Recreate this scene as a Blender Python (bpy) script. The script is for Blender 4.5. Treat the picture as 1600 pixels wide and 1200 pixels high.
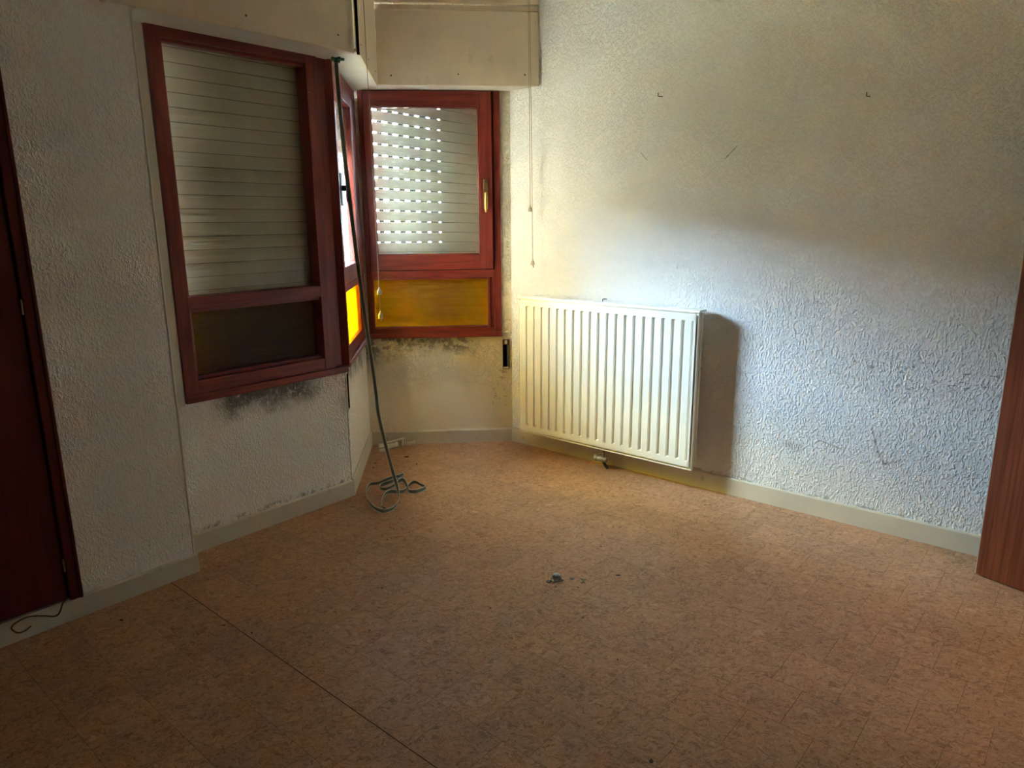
import bpy, bmesh, math, random
from mathutils import Matrix, Vector
for _o in list(bpy.data.objects): bpy.data.objects.remove(_o)
scn = bpy.context.scene
COL = scn.collection
rnd = random.Random(7)

# ------------------------------------------------------------------ camera
CAM_H = 1.5; F_PX = 1107.65; PITCH = 0.226889; ROLL = 0.007495
cam_d = bpy.data.cameras.new('camera'); cam = bpy.data.objects.new('camera', cam_d); COL.objects.link(cam)
cam_d.sensor_width = 36.0; cam_d.lens = F_PX / 1600 * 36.0; cam_d.clip_start = 0.02; cam_d.clip_end = 400
cam.matrix_world = Matrix.Translation((0, 0, CAM_H)) @ Matrix.Rotation(math.pi/2 - PITCH, 4, 'X') @ Matrix.Rotation(-ROLL, 4, 'Z')
scn.camera = cam

# ------------------------------------------------------------------ sky, sun, exposure
world = bpy.data.worlds.new('sky'); scn.world = world; world.use_nodes = True
wn = world.node_tree; bg = wn.nodes['Background']
bg.inputs[0].default_value = (.54, .76, 1.0, 1)            # bright hazy sky
bg.inputs[1].default_value = 1.0
sun_d = bpy.data.lights.new('sun', 'SUN'); sun_d.energy = 2.0; sun_d.angle = 0.01; sun_d.color = (1, .93, .8)
sun = bpy.data.objects.new('sun', sun_d); COL.objects.link(sun); sun.location = (20, -10, 20)
sun.rotation_euler = Vector((-.38, .22, -.9)).to_track_quat('-Z', 'Y').to_euler()
vs = scn.view_settings; vs.view_transform = 'Standard'; vs.look = 'None'; vs.gamma = 1.0; vs.use_curve_mapping = False
vs.exposure = 7.68
scn.cycles.diffuse_bounces = 9; scn.cycles.max_bounces = 16

# ------------------------------------------------------------------ helpers
def tag(o, label=None, cat=None, group=None, kind=None):
    if label: o['label'] = label
    if cat: o['category'] = cat
    if group: o['group'] = group
    if kind: o['kind'] = kind
    return o

def frame(az_deg, origin):
    """local X runs along the wall, local +Y points out of the room, Z up"""
    return Matrix.Translation((origin[0], origin[1], 0)) @ Matrix.Rotation(math.radians(90 - az_deg), 4, 'Z')

def empty(name, mat=None, parent=None):
    o = bpy.data.objects.new(name, None); COL.objects.link(o); o.empty_display_size = .1
    if parent: o.parent = parent
    if mat is not None: o.matrix_local = mat
    return o

class MB:
    def __init__(s): s.v = []; s.f = []; s.uv = {}
    def add(s, vs_, fs):
        b = len(s.v); s.v += [tuple(p) for p in vs_]; s.f += [tuple(i + b for i in q) for q in fs]; return s
    def box(s, x0, x1, y0, y1, z0, z1):
        return s.add([(x0,y0,z0),(x1,y0,z0),(x1,y1,z0),(x0,y1,z0),(x0,y0,z1),(x1,y0,z1),(x1,y1,z1),(x0,y1,z1)],
                     [(0,3,2,1),(4,5,6,7),(0,1,5,4),(1,2,6,5),(2,3,7,6),(3,0,4,7)])
    def prism(s, pts, z0, z1):                       # polygon in XY (counter-clockwise), extruded along Z
        n = len(pts)
        return s.add([(x,y,z0) for x,y in pts] + [(x,y,z1) for x,y in pts],
                     [tuple(range(n-1,-1,-1)), tuple(range(n,2*n))] + [(i,(i+1)%n,(i+1)%n+n,i+n) for i in range(n)])
    def prof(s, pts, x0, x1):                        # polygon in YZ, extruded along X
        n = len(pts)
        return s.add([(x0,y,z) for y,z in pts] + [(x1,y,z) for y,z in pts],
                     [tuple(range(n-1,-1,-1)), tuple(range(n,2*n))] + [(i,(i+1)%n,(i+1)%n+n,i+n) for i in range(n)])
    def lathe(s, prof, origin=(0,0,0), axis='Z', n=16):   # prof: (radius, height)
        b = []; o = Vector(origin)
        for r, h in prof:
            for k in range(n):
                a = 2*math.pi*k/n; p = (r*math.cos(a), r*math.sin(a), h)
                if axis == 'X': p = (p[2], p[0], p[1])
                elif axis == 'Y': p = (p[1], p[2], p[0])
                b.append(tuple(o + Vector(p)))
        m = len(prof)
        fs = [(i*n+k, i*n+(k+1)%n, (i+1)*n+(k+1)%n, (i+1)*n+k) for i in range(m-1) for k in range(n)]
        fs += [tuple(range(n-1,-1,-1)), tuple(range((m-1)*n, m*n))]
        return s.add(b, fs)
    def tube(s, path, r, n=8):
        P = [Vector(p) for p in path]; rings = []
        up = Vector((0,0,1)); prev = None
        for i, p in enumerate(P):
            t = (P[min(i+1,len(P)-1)] - P[max(i-1,0)]).normalized()
            a = prev if prev is not None else (up if abs(t.dot(up)) < .9 else Vector((1,0,0)))
            x = (a - t*a.dot(t)).normalized(); y = t.cross(x); prev = x
            rr = r[i] if isinstance(r, (list, tuple)) else r
            rings += [tuple(p + x*rr*math.cos(2*math.pi*k/n) + y*rr*math.sin(2*math.pi*k/n)) for k in range(n)]
        m = len(P)
        fs = [(i*n+k, i*n+(k+1)%n, (i+1)*n+(k+1)%n, (i+1)*n+k) for i in range(m-1) for k in range(n)]
        fs += [tuple(range(n-1,-1,-1)), tuple(range((m-1)*n, m*n))]
        return s.add(rings, fs)
    def mesh(s, name, mat, smooth=False):
        me = bpy.data.meshes.new(name); me.from_pydata(s.v, [], s.f)
        bm = bmesh.new(); bm.from_mesh(me); bmesh.ops.recalc_face_normals(bm, faces=bm.faces); bm.to_mesh(me); bm.free()
        if smooth:
            for p in me.polygons: p.use_smooth = True
        if mat: me.materials.append(mat)
        return me
    def build(s, name, mat, parent=None, M=None, bevel=0, smooth=False, seg=2):
        o = bpy.data.objects.new(name, s.mesh(name, mat, smooth)); COL.objects.link(o)
        if parent: o.parent = parent
        if M is not None: o.matrix_local = M
        if bevel:
            m = o.modifiers.new('bevel', 'BEVEL'); m.width = bevel; m.segments = seg; m.limit_method = 'ANGLE'; m.angle_limit = .6
        if smooth: 
            m = o.modifiers.new('smooth', 'EDGE_SPLIT'); m.split_angle = .7
        return o
def link_copy(mesh, name, parent, M):
    o = bpy.data.objects.new(name, mesh); COL.objects.link(o); o.parent = parent; o.matrix_local = M; return o
def catmull(P, k=6):
    P = [Vector(p) for p in P]; out = []
    for i in range(len(P)-1):
        a, b, c, d = P[max(i-1,0)], P[i], P[i+1], P[min(i+2,len(P)-1)]
        for j in range(k):
            t = j/k
            out.append(.5*((2*b) + (c-a)*t + (2*a-5*b+4*c-d)*t*t + (3*b-a-3*c+d)*t**3))
    out.append(P[-1]); return out

# ------------------------------------------------------------------ node helper
class NT:
    def __init__(s, name, rough=.6, spec=.4):
        s.mat = bpy.data.materials.new(name); s.mat.use_nodes = True
        s.t = s.mat.node_tree; s.b = s.t.nodes['Principled BSDF']; s.out = s.t.nodes['Material Output']
        s.b.inputs['Roughness'].default_value = rough; s.b.inputs['Specular IOR Level'].default_value = spec
    def n(s, typ, **kw):
        x = s.t.nodes.new(typ)
        for k, v in kw.items(): setattr(x, k, v)
        return x
    def set(s, sock, v):
        if isinstance(v, bpy.types.NodeSocket): s.t.links.new(v, sock)
        else: sock.default_value = v
    def m(s, op, a, b=0.0, clamp=False):
        x = s.n('ShaderNodeMath', operation=op, use_clamp=clamp); s.set(x.inputs[0], a); s.set(x.inputs[1], b); return x.outputs[0]
    def sm(s, v, lo, hi):                                    # smoothstep
        x = s.n('ShaderNodeMapRange', interpolation_type='SMOOTHSTEP'); s.set(x.inputs[0], v); x.inputs[1].default_value = lo; x.inputs[2].default_value = hi; return x.outputs[0]
    def noise(s, vec, scale, detail=3, rough=.55, dist=0.0):
        x = s.n('ShaderNodeTexNoise'); s.set(x.inputs['Vector'], vec); x.inputs['Scale'].default_value = scale
        x.inputs['Detail'].default_value = detail; x.inputs['Roughness'].default_value = rough; x.inputs['Distortion'].default_value = dist
        return x.outputs[0], x.outputs[1]
    def mapv(s, vec, scale=(1,1,1), loc=(0,0,0)):
        x = s.n('ShaderNodeMapping'); s.set(x.inputs[0], vec); x.inputs[1].default_value = loc; x.inputs[3].default_value = scale; return x.outputs[0]
    def ramp(s, v, stops):
        x = s.n('ShaderNodeValToRGB'); s.set(x.inputs[0], v); e = x.color_ramp.elements
        while len(e) < len(stops): e.new(.5)
        for q, (p, c) in zip(e, stops): q.position = p; q.color = (*c, 1)
        return x.outputs[0]
    def mix(s, f, a, b, mode='MIX'):
        x = s.n('ShaderNodeMix', data_type='RGBA', blend_type=mode); s.set(x.inputs[0], f)
        s.set(x.inputs[6], a if isinstance(a, bpy.types.NodeSocket) else (*a, 1)); s.set(x.inputs[7], b if isinstance(b, bpy.types.NodeSocket) else (*b, 1)); return x.outputs[2]
    def obj(s): return s.n('ShaderNodeTexCoord').outputs['Object']
    def xyz(s, v):
        x = s.n('ShaderNodeSeparateXYZ'); s.set(x.inputs[0], v); return x.outputs
    def bump(s, h, strength=.5, dist=.002, prev=None):
        x = s.n('ShaderNodeBump'); s.set(x.inputs['Height'], h); x.inputs['Strength'].default_value = strength; x.inputs['Distance'].default_value = dist
        if prev is not None: s.set(x.inputs['Normal'], prev)
        return x.outputs[0]
    def fin(s, col=None, normal=None, rough=None):
        if col is not None: s.set(s.b.inputs['Base Color'], col if isinstance(col, bpy.types.NodeSocket) else (*col, 1))
        if normal is not None: s.set(s.b.inputs['Normal'], normal)
        if rough is not None: s.set(s.b.inputs['Roughness'], rough)
        return s.mat
    def seg(s, x, z, a, b, w, wob):                          # mask of a short stroke from a to b on the wall plane
        dx, dz = b[0]-a[0], b[1]-a[1]; L2 = dx*dx + dz*dz
        px = s.m('SUBTRACT', x, a[0]); pz = s.m('SUBTRACT', z, a[1])
        t = s.m('DIVIDE', s.m('ADD', s.m('MULTIPLY', px, dx), s.m('MULTIPLY', pz, dz)), L2, clamp=True)
        ex = s.m('SUBTRACT', px, s.m('MULTIPLY', t, dx)); ez = s.m('SUBTRACT', pz, s.m('MULTIPLY', t, dz))
        d = s.m('SQRT', s.m('ADD', s.m('MULTIPLY', ex, ex), s.m('MULTIPLY', ez, ez)))
        d = s.m('ADD', d, s.m('MULTIPLY', s.m('SUBTRACT', wob, .5), w*2.5))
        x_ = s.n('ShaderNodeMapRange', interpolation_type='SMOOTHSTEP'); s.set(x_.inputs[0], d)
        x_.inputs[1].default_value = w; x_.inputs[2].default_value = 0.0; return x_.outputs[0]

def band(N, v, a, b, c, d):      # 0 below a, 1 from b to c, 0 above d
    return N.m('MULTIPLY', N.sm(v, a, b), N.m('SUBTRACT', 1.0, N.sm(v, c, d)))

def plaster(name, base=(.78,.77,.74), gotele=1.0, stain=None):
    N = NT(name, .75, .25); v = N.obj(); x, y, z = N.xyz(v)
    big, _ = N.noise(v, 1.3, 4); col = N.mix(N.sm(big, .35, .75), base, tuple(c*.93 for c in base))
    fine, _ = N.noise(v, 9, 5, .7)
    g1, _ = N.noise(N.mapv(v, (1,1,.66)), 118, 2, .5, .4); g2, _ = N.noise(v, 230, 2)
    h = N.m('ADD', N.sm(g1, .42, .68), N.m('MULTIPLY', g2, .12))
    spots, _ = N.noise(v, 55, 1); rare, _ = N.noise(v, 3.1, 2)
    sp = N.m('MULTIPLY', N.sm(spots, .80, .83), N.sm(rare, .55, .68)); col = N.mix(N.m('MULTIPLY', sp, .8), col, (.16,.13,.1))
    hs = gotele
    if stain:
        col, h = stain(N, x, z, v, col, h, fine)
    return N.fin(col, N.bump(h, .72*hs, .0048))

def st_left(N, x, z, v, col, h, fine):
    w, _ = N.noise(v, 6.5, 5, .65); w2, _ = N.noise(v, 38, 4, .7)
    zz = N.m('ADD', z, N.m('MULTIPLY', N.m('SUBTRACT', w, .5), .22))
    m = N.m('MULTIPLY', N.sm(zz, .56, .67), band(N, x, -.80, -.66, -.30, -.10))
    m = N.m('MULTIPLY', N.m('MULTIPLY', m, N.m('LESS_THAN', z, .72)), N.sm(w2, .20, .52))
    col = N.mix(N.m('MULTIPLY', m, .9), col, (.13,.12,.105))
    e = N.m('MULTIPLY', N.sm(x, -.16, -.01), N.sm(w, .42, .62)); e = N.m('MULTIPLY', e, N.sm(z, .25, .6))
    col = N.mix(N.m('MULTIPLY', e, .45), col, (.24,.21,.17))
    b = N.m('MULTIPLY', N.m('SUBTRACT', 1., N.sm(z, .1, .125)), N.sm(w2, .46, .6)); col = N.mix(N.m('MULTIPLY', b, .75), col, (.2,.16,.11))
    fl, _ = N.noise(v, 22, 4, .6); h = N.m('ADD', h, N.m('MULTIPLY', N.m('MULTIPLY', N.sm(fl, .48, .54), N.sm(zz, .60, .68)), 3.0))
    return col, h
def st_side(N, x, z, v, col, h, fine):
    w, _ = N.noise(v, 8, 5, .65); w2, _ = N.noise(N.mapv(v, (1,1,.35)), 30, 4, .7)
    zz = N.m('ADD', z, N.m('MULTIPLY', N.m('SUBTRACT', w, .5), .3))
    m = N.m('MULTIPLY', N.m('MULTIPLY', N.sm(zz, .53, .70), N.m('LESS_THAN', z, .733)), N.sm(w2, .3, .6)); col = N.mix(N.m('MULTIPLY', m, .92), col, (.12,.11,.1))
    d, _ = N.noise(v, 70, 2); k = N.m('MULTIPLY', N.sm(d, .66, .72), .7); col = N.mix(k, col, (.2,.16,.12))
    return col, h
def st_back(N, x, z, v, col, h, fine):
    w, _ = N.noise(v, 7, 5, .65); w2, _ = N.noise(v, 32, 4, .7)
    lz = N.m('SUBTRACT', .72, N.m('MULTIPLY', x, .06))
    zz = N.m('ADD', N.m('SUBTRACT', z, lz), N.m('MULTIPLY', N.m('SUBTRACT', w, .5), .2))
    ml = N.m('MULTIPLY', N.sm(N.m('ADD', zz, N.m('MULTIPLY', N.m('SUBTRACT', .25, x), .45)), -.13, .04), N.m('SUBTRACT', 1., N.sm(x, .34, .60)))
    mt = N.m('MULTIPLY', N.sm(zz, -.10, -.02), band(N, x, .05, .2, .66, .8))
    m = N.m('MULTIPLY', N.m('MULTIPLY', N.m('MAXIMUM', ml, N.m('MULTIPLY', mt, .85)), N.m('LESS_THAN', z, .742)), N.sm(w2, .24, .56))
    col = N.mix(N.m('MULTIPLY', m, .9), col, (.11,.10,.085))
    c, _ = N.noise(v, 14, 5, .7, .8)
    ridge = N.m('SUBTRACT', 1.0, N.m('ABSOLUTE', N.m('MULTIPLY', N.m('SUBTRACT', c, .5), 14.)), clamp=True)
    h = N.m('ADD', N.m('MULTIPLY', h, .5), N.m('MULTIPLY', N.m('MULTIPLY', ridge, N.sm(z, .3, .6)), 4.0))
    fl, _ = N.noise(v, 18, 4, .6); f = N.m('MULTIPLY', N.sm(fl, .5, .53), N.sm(zz, -.12, -.05))
    h = N.m('ADD', h, N.m('MULTIPLY', f, 3.)); col = N.mix(N.m('MULTIPLY', f, .6), col, (.80,.74,.58))
    r = N.m('MULTIPLY', band(N, x, .78, .86, .93, 1.0), N.m('MULTIPLY', band(N, z, .22, .3, .5, .56), N.sm(w2, .52, .66))); col = N.mix(N.m('MULTIPLY', r, .6), col, (.2,.16,.12))
    return col, h
def st_right(N, x, z, v, col, h, fine):
    st, _ = N.noise(N.mapv(v, (1,1,2.6)), 24, 3, .6)
    a = N.m('MULTIPLY', band(N, x, 1.85, 2.3, 2.72, 2.8), band(N, z, .66, .76, .82, .92)); s1 = N.m('MULTIPLY', a, N.sm(st, .60, .66))
    b = N.m('MULTIPLY', band(N, x, 1.5, 2.2, 2.72, 2.8), band(N, z, .08, .2, .6, .75)); s2 = N.m('MULTIPLY', b, N.sm(st, .72, .76))
    m = N.m('MAXIMUM', s1, s2)
    col = N.mix(N.m('MULTIPLY', m, .62), col, (.14,.12,.10))
    wob, _ = N.noise(v, 34, 5, .75)
    for p, q, w, k in (((2.265,.51),(2.30,.40),.010,.55),((2.30,.40),(2.335,.345),.010,.55),((2.335,.345),(2.40,.375),.011,.5),
                       ((2.02,.405),(2.15,.375),.005,.5),((1.86,.35),(1.93,.345),.03,.28),((.945,1.86),(.985,1.82),.004,.7),
                       ((1.44,1.80),(1.50,1.86),.004,.75),((1.12,.62),(1.125,.60),.006,.8)):
        col = N.mix(N.m('MULTIPLY', N.seg(x, z, p, q, w, wob), k), col, (.2,.16,.10))
    e = N.m('MULTIPLY', N.m('SUBTRACT', 1., N.sm(z, .105, .125)), N.sm(st, .52, .62)); col = N.mix(N.m('MULTIPLY', e, .6), col, (.22,.19,.14))
    # cleaner rectangle where something used to hang
    pz = N.m('MULTIPLY', band(N, x, .94, .965, 1.2, 1.225), band(N, z, 1.86, 1.875, 2.1, 2.2)); col = N.mix(N.m('MULTIPLY', pz, .5), col, (.82,.82,.81))
    return col, h

def simple(name, col, rough=.5, spec=.4, metal=0, var=.12, scale=6, bumps=0):
    N = NT(name, rough, spec); v = N.obj(); f, _ = N.noise(v, scale, 4, .6)
    c = N.mix(N.sm(f, .3, .75), col, tuple(max(0, k*(1-var)) for k in col)); N.b.inputs['Metallic'].default_value = metal
    nb = None
    if bumps: g, _ = N.noise(v, 120, 3); nb = N.bump(g, bumps, .001)
    return N.fin(c, nb)
def wood(name, col, dark, rough=.38, grain=(40,40,3), spec=.45, wear=None):
    N = NT(name, rough, spec); v = N.obj()
    g, _ = N.noise(N.mapv(v, grain), 1.0, 6, .6, .6); g2, _ = N.noise(v, 3.5, 3)
    c = N.mix(N.sm(g, .32, .7), col, dark); c = N.mix(N.m('MULTIPLY', N.sm(g2, .45, .8), .4), c, dark)
    if wear:
        k, _ = N.noise(v, 60, 3, .7); r_, _ = N.noise(v, 5, 2); c = N.mix(N.m('MULTIPLY', N.m('MULTIPLY', N.sm(k, .70, .76), N.sm(r_, .5, .65)), .8), c, wear)
    return N.fin(c, N.bump(g, .15, .001))
def paint(name, col, dirt=(.25,.2,.13), amt=.5):
    N = NT(name, .5, .35); v = N.obj(); f, _ = N.noise(v, 3, 5, .65); f2, _ = N.noise(N.mapv(v, (1,1,.4)), 16, 5, .7)
    c = N.mix(N.sm(f, .3, .75), col, tuple(k*.86 for k in col)); c = N.mix(N.m('MULTIPLY', N.sm(f2, .60, .76), amt), c, dirt)
    g, _ = N.noise(v, 45, 3); return N.fin(c, N.bump(g, .12, .001))
def glass(name, tint, dirt, dirt_col, rough=.05, ripple=0):
    N = NT(name); v = N.obj()
    tr = N.n('ShaderNodeBsdfTransparent'); tr.inputs[0].default_value = (*tint, 1)
    gl = N.n('ShaderNodeBsdfGlossy'); gl.inputs['Roughness'].default_value = rough
    df = N.n('ShaderNodeBsdfDiffuse'); df.inputs[0].default_value = (*dirt_col, 1)
    tl = N.n('ShaderNodeBsdfTranslucent'); tl.inputs[0].default_value = (*dirt_col, 1)
    if ripple:
        w = N.n('ShaderNodeTexWave', wave_type='BANDS', bands_direction='Z'); N.set(w.inputs[0], v); w.inputs['Scale'].default_value = ripple; w.inputs['Distortion'].default_value = .3
        w2 = N.n('ShaderNodeTexWave', wave_type='BANDS', bands_direction='X'); N.set(w2.inputs[0], v); w2.inputs['Scale'].default_value = ripple; w2.inputs['Distortion'].default_value = .3
        nb = N.bump(N.m('ADD', w.outputs[0], w2.outputs[0]), .6, .002); N.set(gl.inputs['Normal'], nb); N.set(df.inputs['Normal'], nb)
    a = N.n('ShaderNodeMixShader'); N.set(a.inputs[1], df.outputs[0]); N.set(a.inputs[2], tl.outputs[0]); a.inputs[0].default_value = .5
    f, _ = N.noise(v, 4, 5, .7); b = N.n('ShaderNodeMixShader'); N.set(b.inputs[0], N.m('MULTIPLY', N.sm(f, .2, .9), dirt)); N.set(b.inputs[1], tr.outputs[0]); N.set(b.inputs[2], a.outputs[0])
    fr = N.n('ShaderNodeFresnel'); fr.inputs[0].default_value = 1.45
    c = N.n('ShaderNodeMixShader'); N.set(c.inputs[0], N.m('MULTIPLY', fr.outputs[0], .8)); N.set(c.inputs[1], b.outputs[0]); N.set(c.inputs[2], gl.outputs[0])
    N.t.links.new(c.outputs[0], N.out.inputs[0]); return N.mat

def floor_mat():
    N = NT('linoleum_tile', .45, .16)
    geo = N.n('ShaderNodeNewGeometry').outputs['Position']; oi = N.n('ShaderNodeObjectInfo').outputs['Random']
    off = N.n('ShaderNodeCombineXYZ'); N.set(off.inputs[2], N.m('MULTIPLY', oi, 40.))
    ad = N.n('ShaderNodeVectorMath', operation='ADD'); N.set(ad.inputs[0], geo); N.set(ad.inputs[1], off.outputs[0]); v = ad.outputs[0]
    _, wc = N.noise(v, 17, 3); vm = N.n('ShaderNodeVectorMath', operation='MULTIPLY_ADD'); N.set(vm.inputs[0], wc); vm.inputs[1].default_value = (.11,.11,.11); N.set(vm.inputs[2], v); wv = vm.outputs[0]
    a, _ = N.noise(N.mapv(wv, (1, 2.1, 1)), 34, 4, .6, 1.2); b, _ = N.noise(N.mapv(wv, (1.2, 2.6, 1), (3,1,2)), 60, 3, .6, 1.6)
    c = N.ramp(a, [(.30,(.21,.100,.052)), (.46,(.40,.205,.105)), (.58,(.47,.255,.138)), (.72,(.58,.355,.215))])
    light = N.m('SUBTRACT', 1.0, N.m('ABSOLUTE', N.m('MULTIPLY', N.m('SUBTRACT', b, .56), 22.)), clamp=True)
    dark = N.m('SUBTRACT', 1.0, N.m('ABSOLUTE', N.m('MULTIPLY', N.m('SUBTRACT', a, .40), 26.)), clamp=True)
    c = N.mix(N.m('MULTIPLY', light, .75), c, (.66,.43,.28)); c = N.mix(N.m('MULTIPLY', dark, .40), c, (.17,.08,.042))
    br = N.m('ADD', .94, N.m('MULTIPLY', oi, .12)); x = N.n('ShaderNodeMix', data_type='RGBA', blend_type='MULTIPLY'); x.inputs[0].default_value = 1; N.set(x.inputs[6], c)
    cb = N.n('ShaderNodeCombineColor'); [N.set(cb.inputs[i], br) for i in range(3)]; N.set(x.inputs[7], cb.outputs[0]); c = x.outputs[2]
    dg, _ = N.noise(geo, 1.6, 5, .65); c = N.mix(N.m('MULTIPLY', N.sm(dg, .50, .78), .35), c, (.17,.12,.09))
    sc, _ = N.noise(geo, 120, 2); c = N.mix(N.m('MULTIPLY', N.sm(sc, .76, .8), .6), c, (.09,.06,.04))
    return N.fin(c, N.bump(a, .08, .001), N.m('ADD', .36, N.m('MULTIPLY', dg, .22)))

M_wall_left = plaster('plaster_left', (.89,.86,.82), 1, st_left)
M_pier = plaster('plaster_pier', (.90,.87,.825), 1)
M_rear = plaster('plaster_rear', (.58,.53,.46), 1)
M_side = plaster('plaster_side', (.80,.77,.71), .8, st_side)
M_back = plaster('plaster_back', (.84,.75,.58), 1, st_back)
M_right = plaster('plaster_right', (.83,.825,.81), 1.15, st_right)
M_ceil = plaster('ceiling_paint', (.90,.895,.88), .5)
M_base = paint('baseboard_paint', (.66,.59,.47), (.2,.16,.09), .55)
M_red = wood('red_varnished_wood', (.235,.036,.024), (.125,.017,.013), .40, (3,40,40), wear=(.5,.42,.36))
M_redv = wood('red_varnished_wood_upright', (.235,.036,.024), (.125,.017,.013), .40, (40,40,3), wear=(.5,.42,.36))
M_closet = wood('closet_wood', (.12,.016,.009), (.080,.010,.006), .45, (22,22,1.6), .22)
M_door = wood('door_wood', (.22,.060,.025), (.13,.032,.013), .42, (90,90,2.2), .28)
M_edge = simple('door_edge_worn', (.5,.42,.34), .7)
M_slat = simple('shutter_plastic', (.78,.70,.52), .42, .4, 0, .15, 5)
M_slat_l = simple('shutter_plastic_dull', (.80,.70,.49), .45, .4, 0, .15, 5)
M_hookstrip = simple('shade_toned_hook_strip', (.10,.085,.06), .7, .2, 0, .4, 30)  # dark tone paints the shade in the grooves between slats
M_panel = paint('box_panel_paint', (.76,.64,.465), (.32,.25,.17), .45)
M_soffit = paint('box_underside_paint', (.74,.70,.63), (.4,.34,.26), .35)
M_rad = simple('radiator_enamel', (.86,.85,.76), .28, .5, 0, .04, 4)
M_dark = simple('dark_void', (.012,.010,.009), .9, .1)
M_iron = simple('dark_iron', (.06,.05,.045), .5, .5, .6, .3, 20)
M_valve = simple('grey_valve', (.36,.34,.30), .5, .4, .2, .4, 30)
M_brass = simple('brass', (.62,.42,.13), .28, .5, .9, .25, 40)
M_brassd = simple('dull_brass', (.30,.21,.09), .4, .5, .8, .4, 40)
M_screw = simple('screw_head', (.07,.05,.03), .5, .4, .5)
M_cord = simple('cord_cotton', (.36,.24,.13), .8, .2)
M_cordl = simple('cord_pale', (.42,.34,.22), .8, .2)
M_pull = simple('pull_plastic', (.60,.50,.38), .3, .5, 0, .3, 60)
M_green = simple('green_plastic', (.03,.11,.05), .45, .4)
M_plastic = simple('cream_plastic', (.84,.76,.58), .4, .4, 0, .35, 30)
M_browncable = simple('brown_cable', (.10,.045,.025), .5, .4)
M_crumb = simple('dark_crumb', (.05,.035,.025), .8, .2)
M_metal = simple('tin', (.30,.30,.28), .25, .5, 1, .6, 60)
M_chip = simple('green_chip', (.16,.18,.12), .7, .3)
M_hookm = simple('rusty_hook', (.12,.085,.05), .5, .4, .6)
M_glass = glass('clear_glass', (.93,.95,.94), .10, (.75,.75,.72))
M_amber = glass('amber_ribbed_glass', (.86,.66,.02), .36, (.95,.74,.03), .16, 32)
M_amber_d = glass('amber_ribbed_glass_dirty', (.48,.31,.04), .10, (.35,.23,.05), .2, 32)
M_floor = floor_mat()
M_sub = simple('subfloor', (.05,.03,.02), .9, .2)

# ------------------------------------------------------------------ wall frames
P1 = (-.8862, 3.7437); P2 = (-.9618, 4.6526); P3 = (-.0030, 4.7322); PP = (-1.3843, 2.8674)
FL = frame(40.0, P1)               # recessed left wall with the first window (x<0)
FS = frame(-4.738, P1)             # side wall of the alcove (0..0.912)
FB = frame(85.262, P2)             # back wall of the alcove (0..0.962)
FR = frame(130.172, P3)            # right wall with the radiator
FP = frame(40.0, PP)               # left pier with the closet (x<0)
WS = .012                          # wall surface sits behind the baseboard face
CEIL = 2.86; OUT = .17

def wall(name, F, label, mat, boxes):
    mb = MB()
    for b in boxes: mb.box(*b)
    return tag(mb.build(name, mat, None, F), label, 'wall', None, 'structure')

def around(x0, x1, ox0, ox1, oz0, slot=None):
    """a wall x0..x1 with a window opening; above the window only a thin outer skin closes the shutter cavity"""
    bx = [(x0, ox0, WS, OUT, 0, CEIL), (ox1, x1, WS, OUT, 0, CEIL), (ox0, ox1, WS, OUT, 0, oz0), (ox0, ox1, OUT-.02, OUT, 2.30, CEIL)]
    return bx
wall('wall_left', FL, 'recessed left wall of white stippled plaster with mould under the window', M_wall_left, around(-1.10, 0.0, -.888, -.002, .712))
# side wall, with the empty strap slot at its near edge
sx0, sx1, sz0, sz1 = .012, .095, .485, .69
wall('wall_alcove_side', FS, 'narrow alcove side wall with mould and a dark slot at its edge', M_side,
     [(-.0, sx0, WS, OUT, 0, CEIL), (sx0, sx1, WS, OUT, 0, sz0), (sx0, sx1, WS, OUT, sz1, .735), (sx0, sx1, .10, OUT, sz0, sz1), (sx1, 1.12, WS, OUT, 0, .735), (.905, 1.12, WS, OUT, .735, CEIL), (-.0, .905, OUT-.02, OUT, 2.30, CEIL)])
bx0, bx1, bz0, bz1 = .905, .950, .512, .715
wall('wall_alcove_back', FB, 'alcove back wall of peeling cream plaster under the far window', M_back,
     [(-.12, .018, WS, OUT, 0, CEIL), (.018, bx0, WS, OUT, 0, .742), (.90, 1.10, WS, OUT, bz1, CEIL), (bx0, 1.10, WS, OUT, 0, bz0), (bx1, 1.10, WS, OUT, bz0, bz1), (bx0, bx1, .09, OUT, bz0, bz1), (.018, .90, OUT-.02, OUT, 2.31, CEIL)])
wall('wall_right', FR, 'long right wall of white stippled plaster with scuff marks', M_right, [(-.05, 3.70, WS, .20, 0, CEIL)])
wall('wall_pier', FP, 'plaster pier between the closet and the recessed window', M_pier,
     [(-.46, -.012, WS, .40, 0, CEIL), (-1.42, -.46, WS, .40, 2.12, CEIL), (-1.42, -.46, WS, .40, 0, .085), (-2.75, -1.42, WS, .40, 0, CEIL), (-1.42, -.46, .36, .40, .085, 2.12)])
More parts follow.
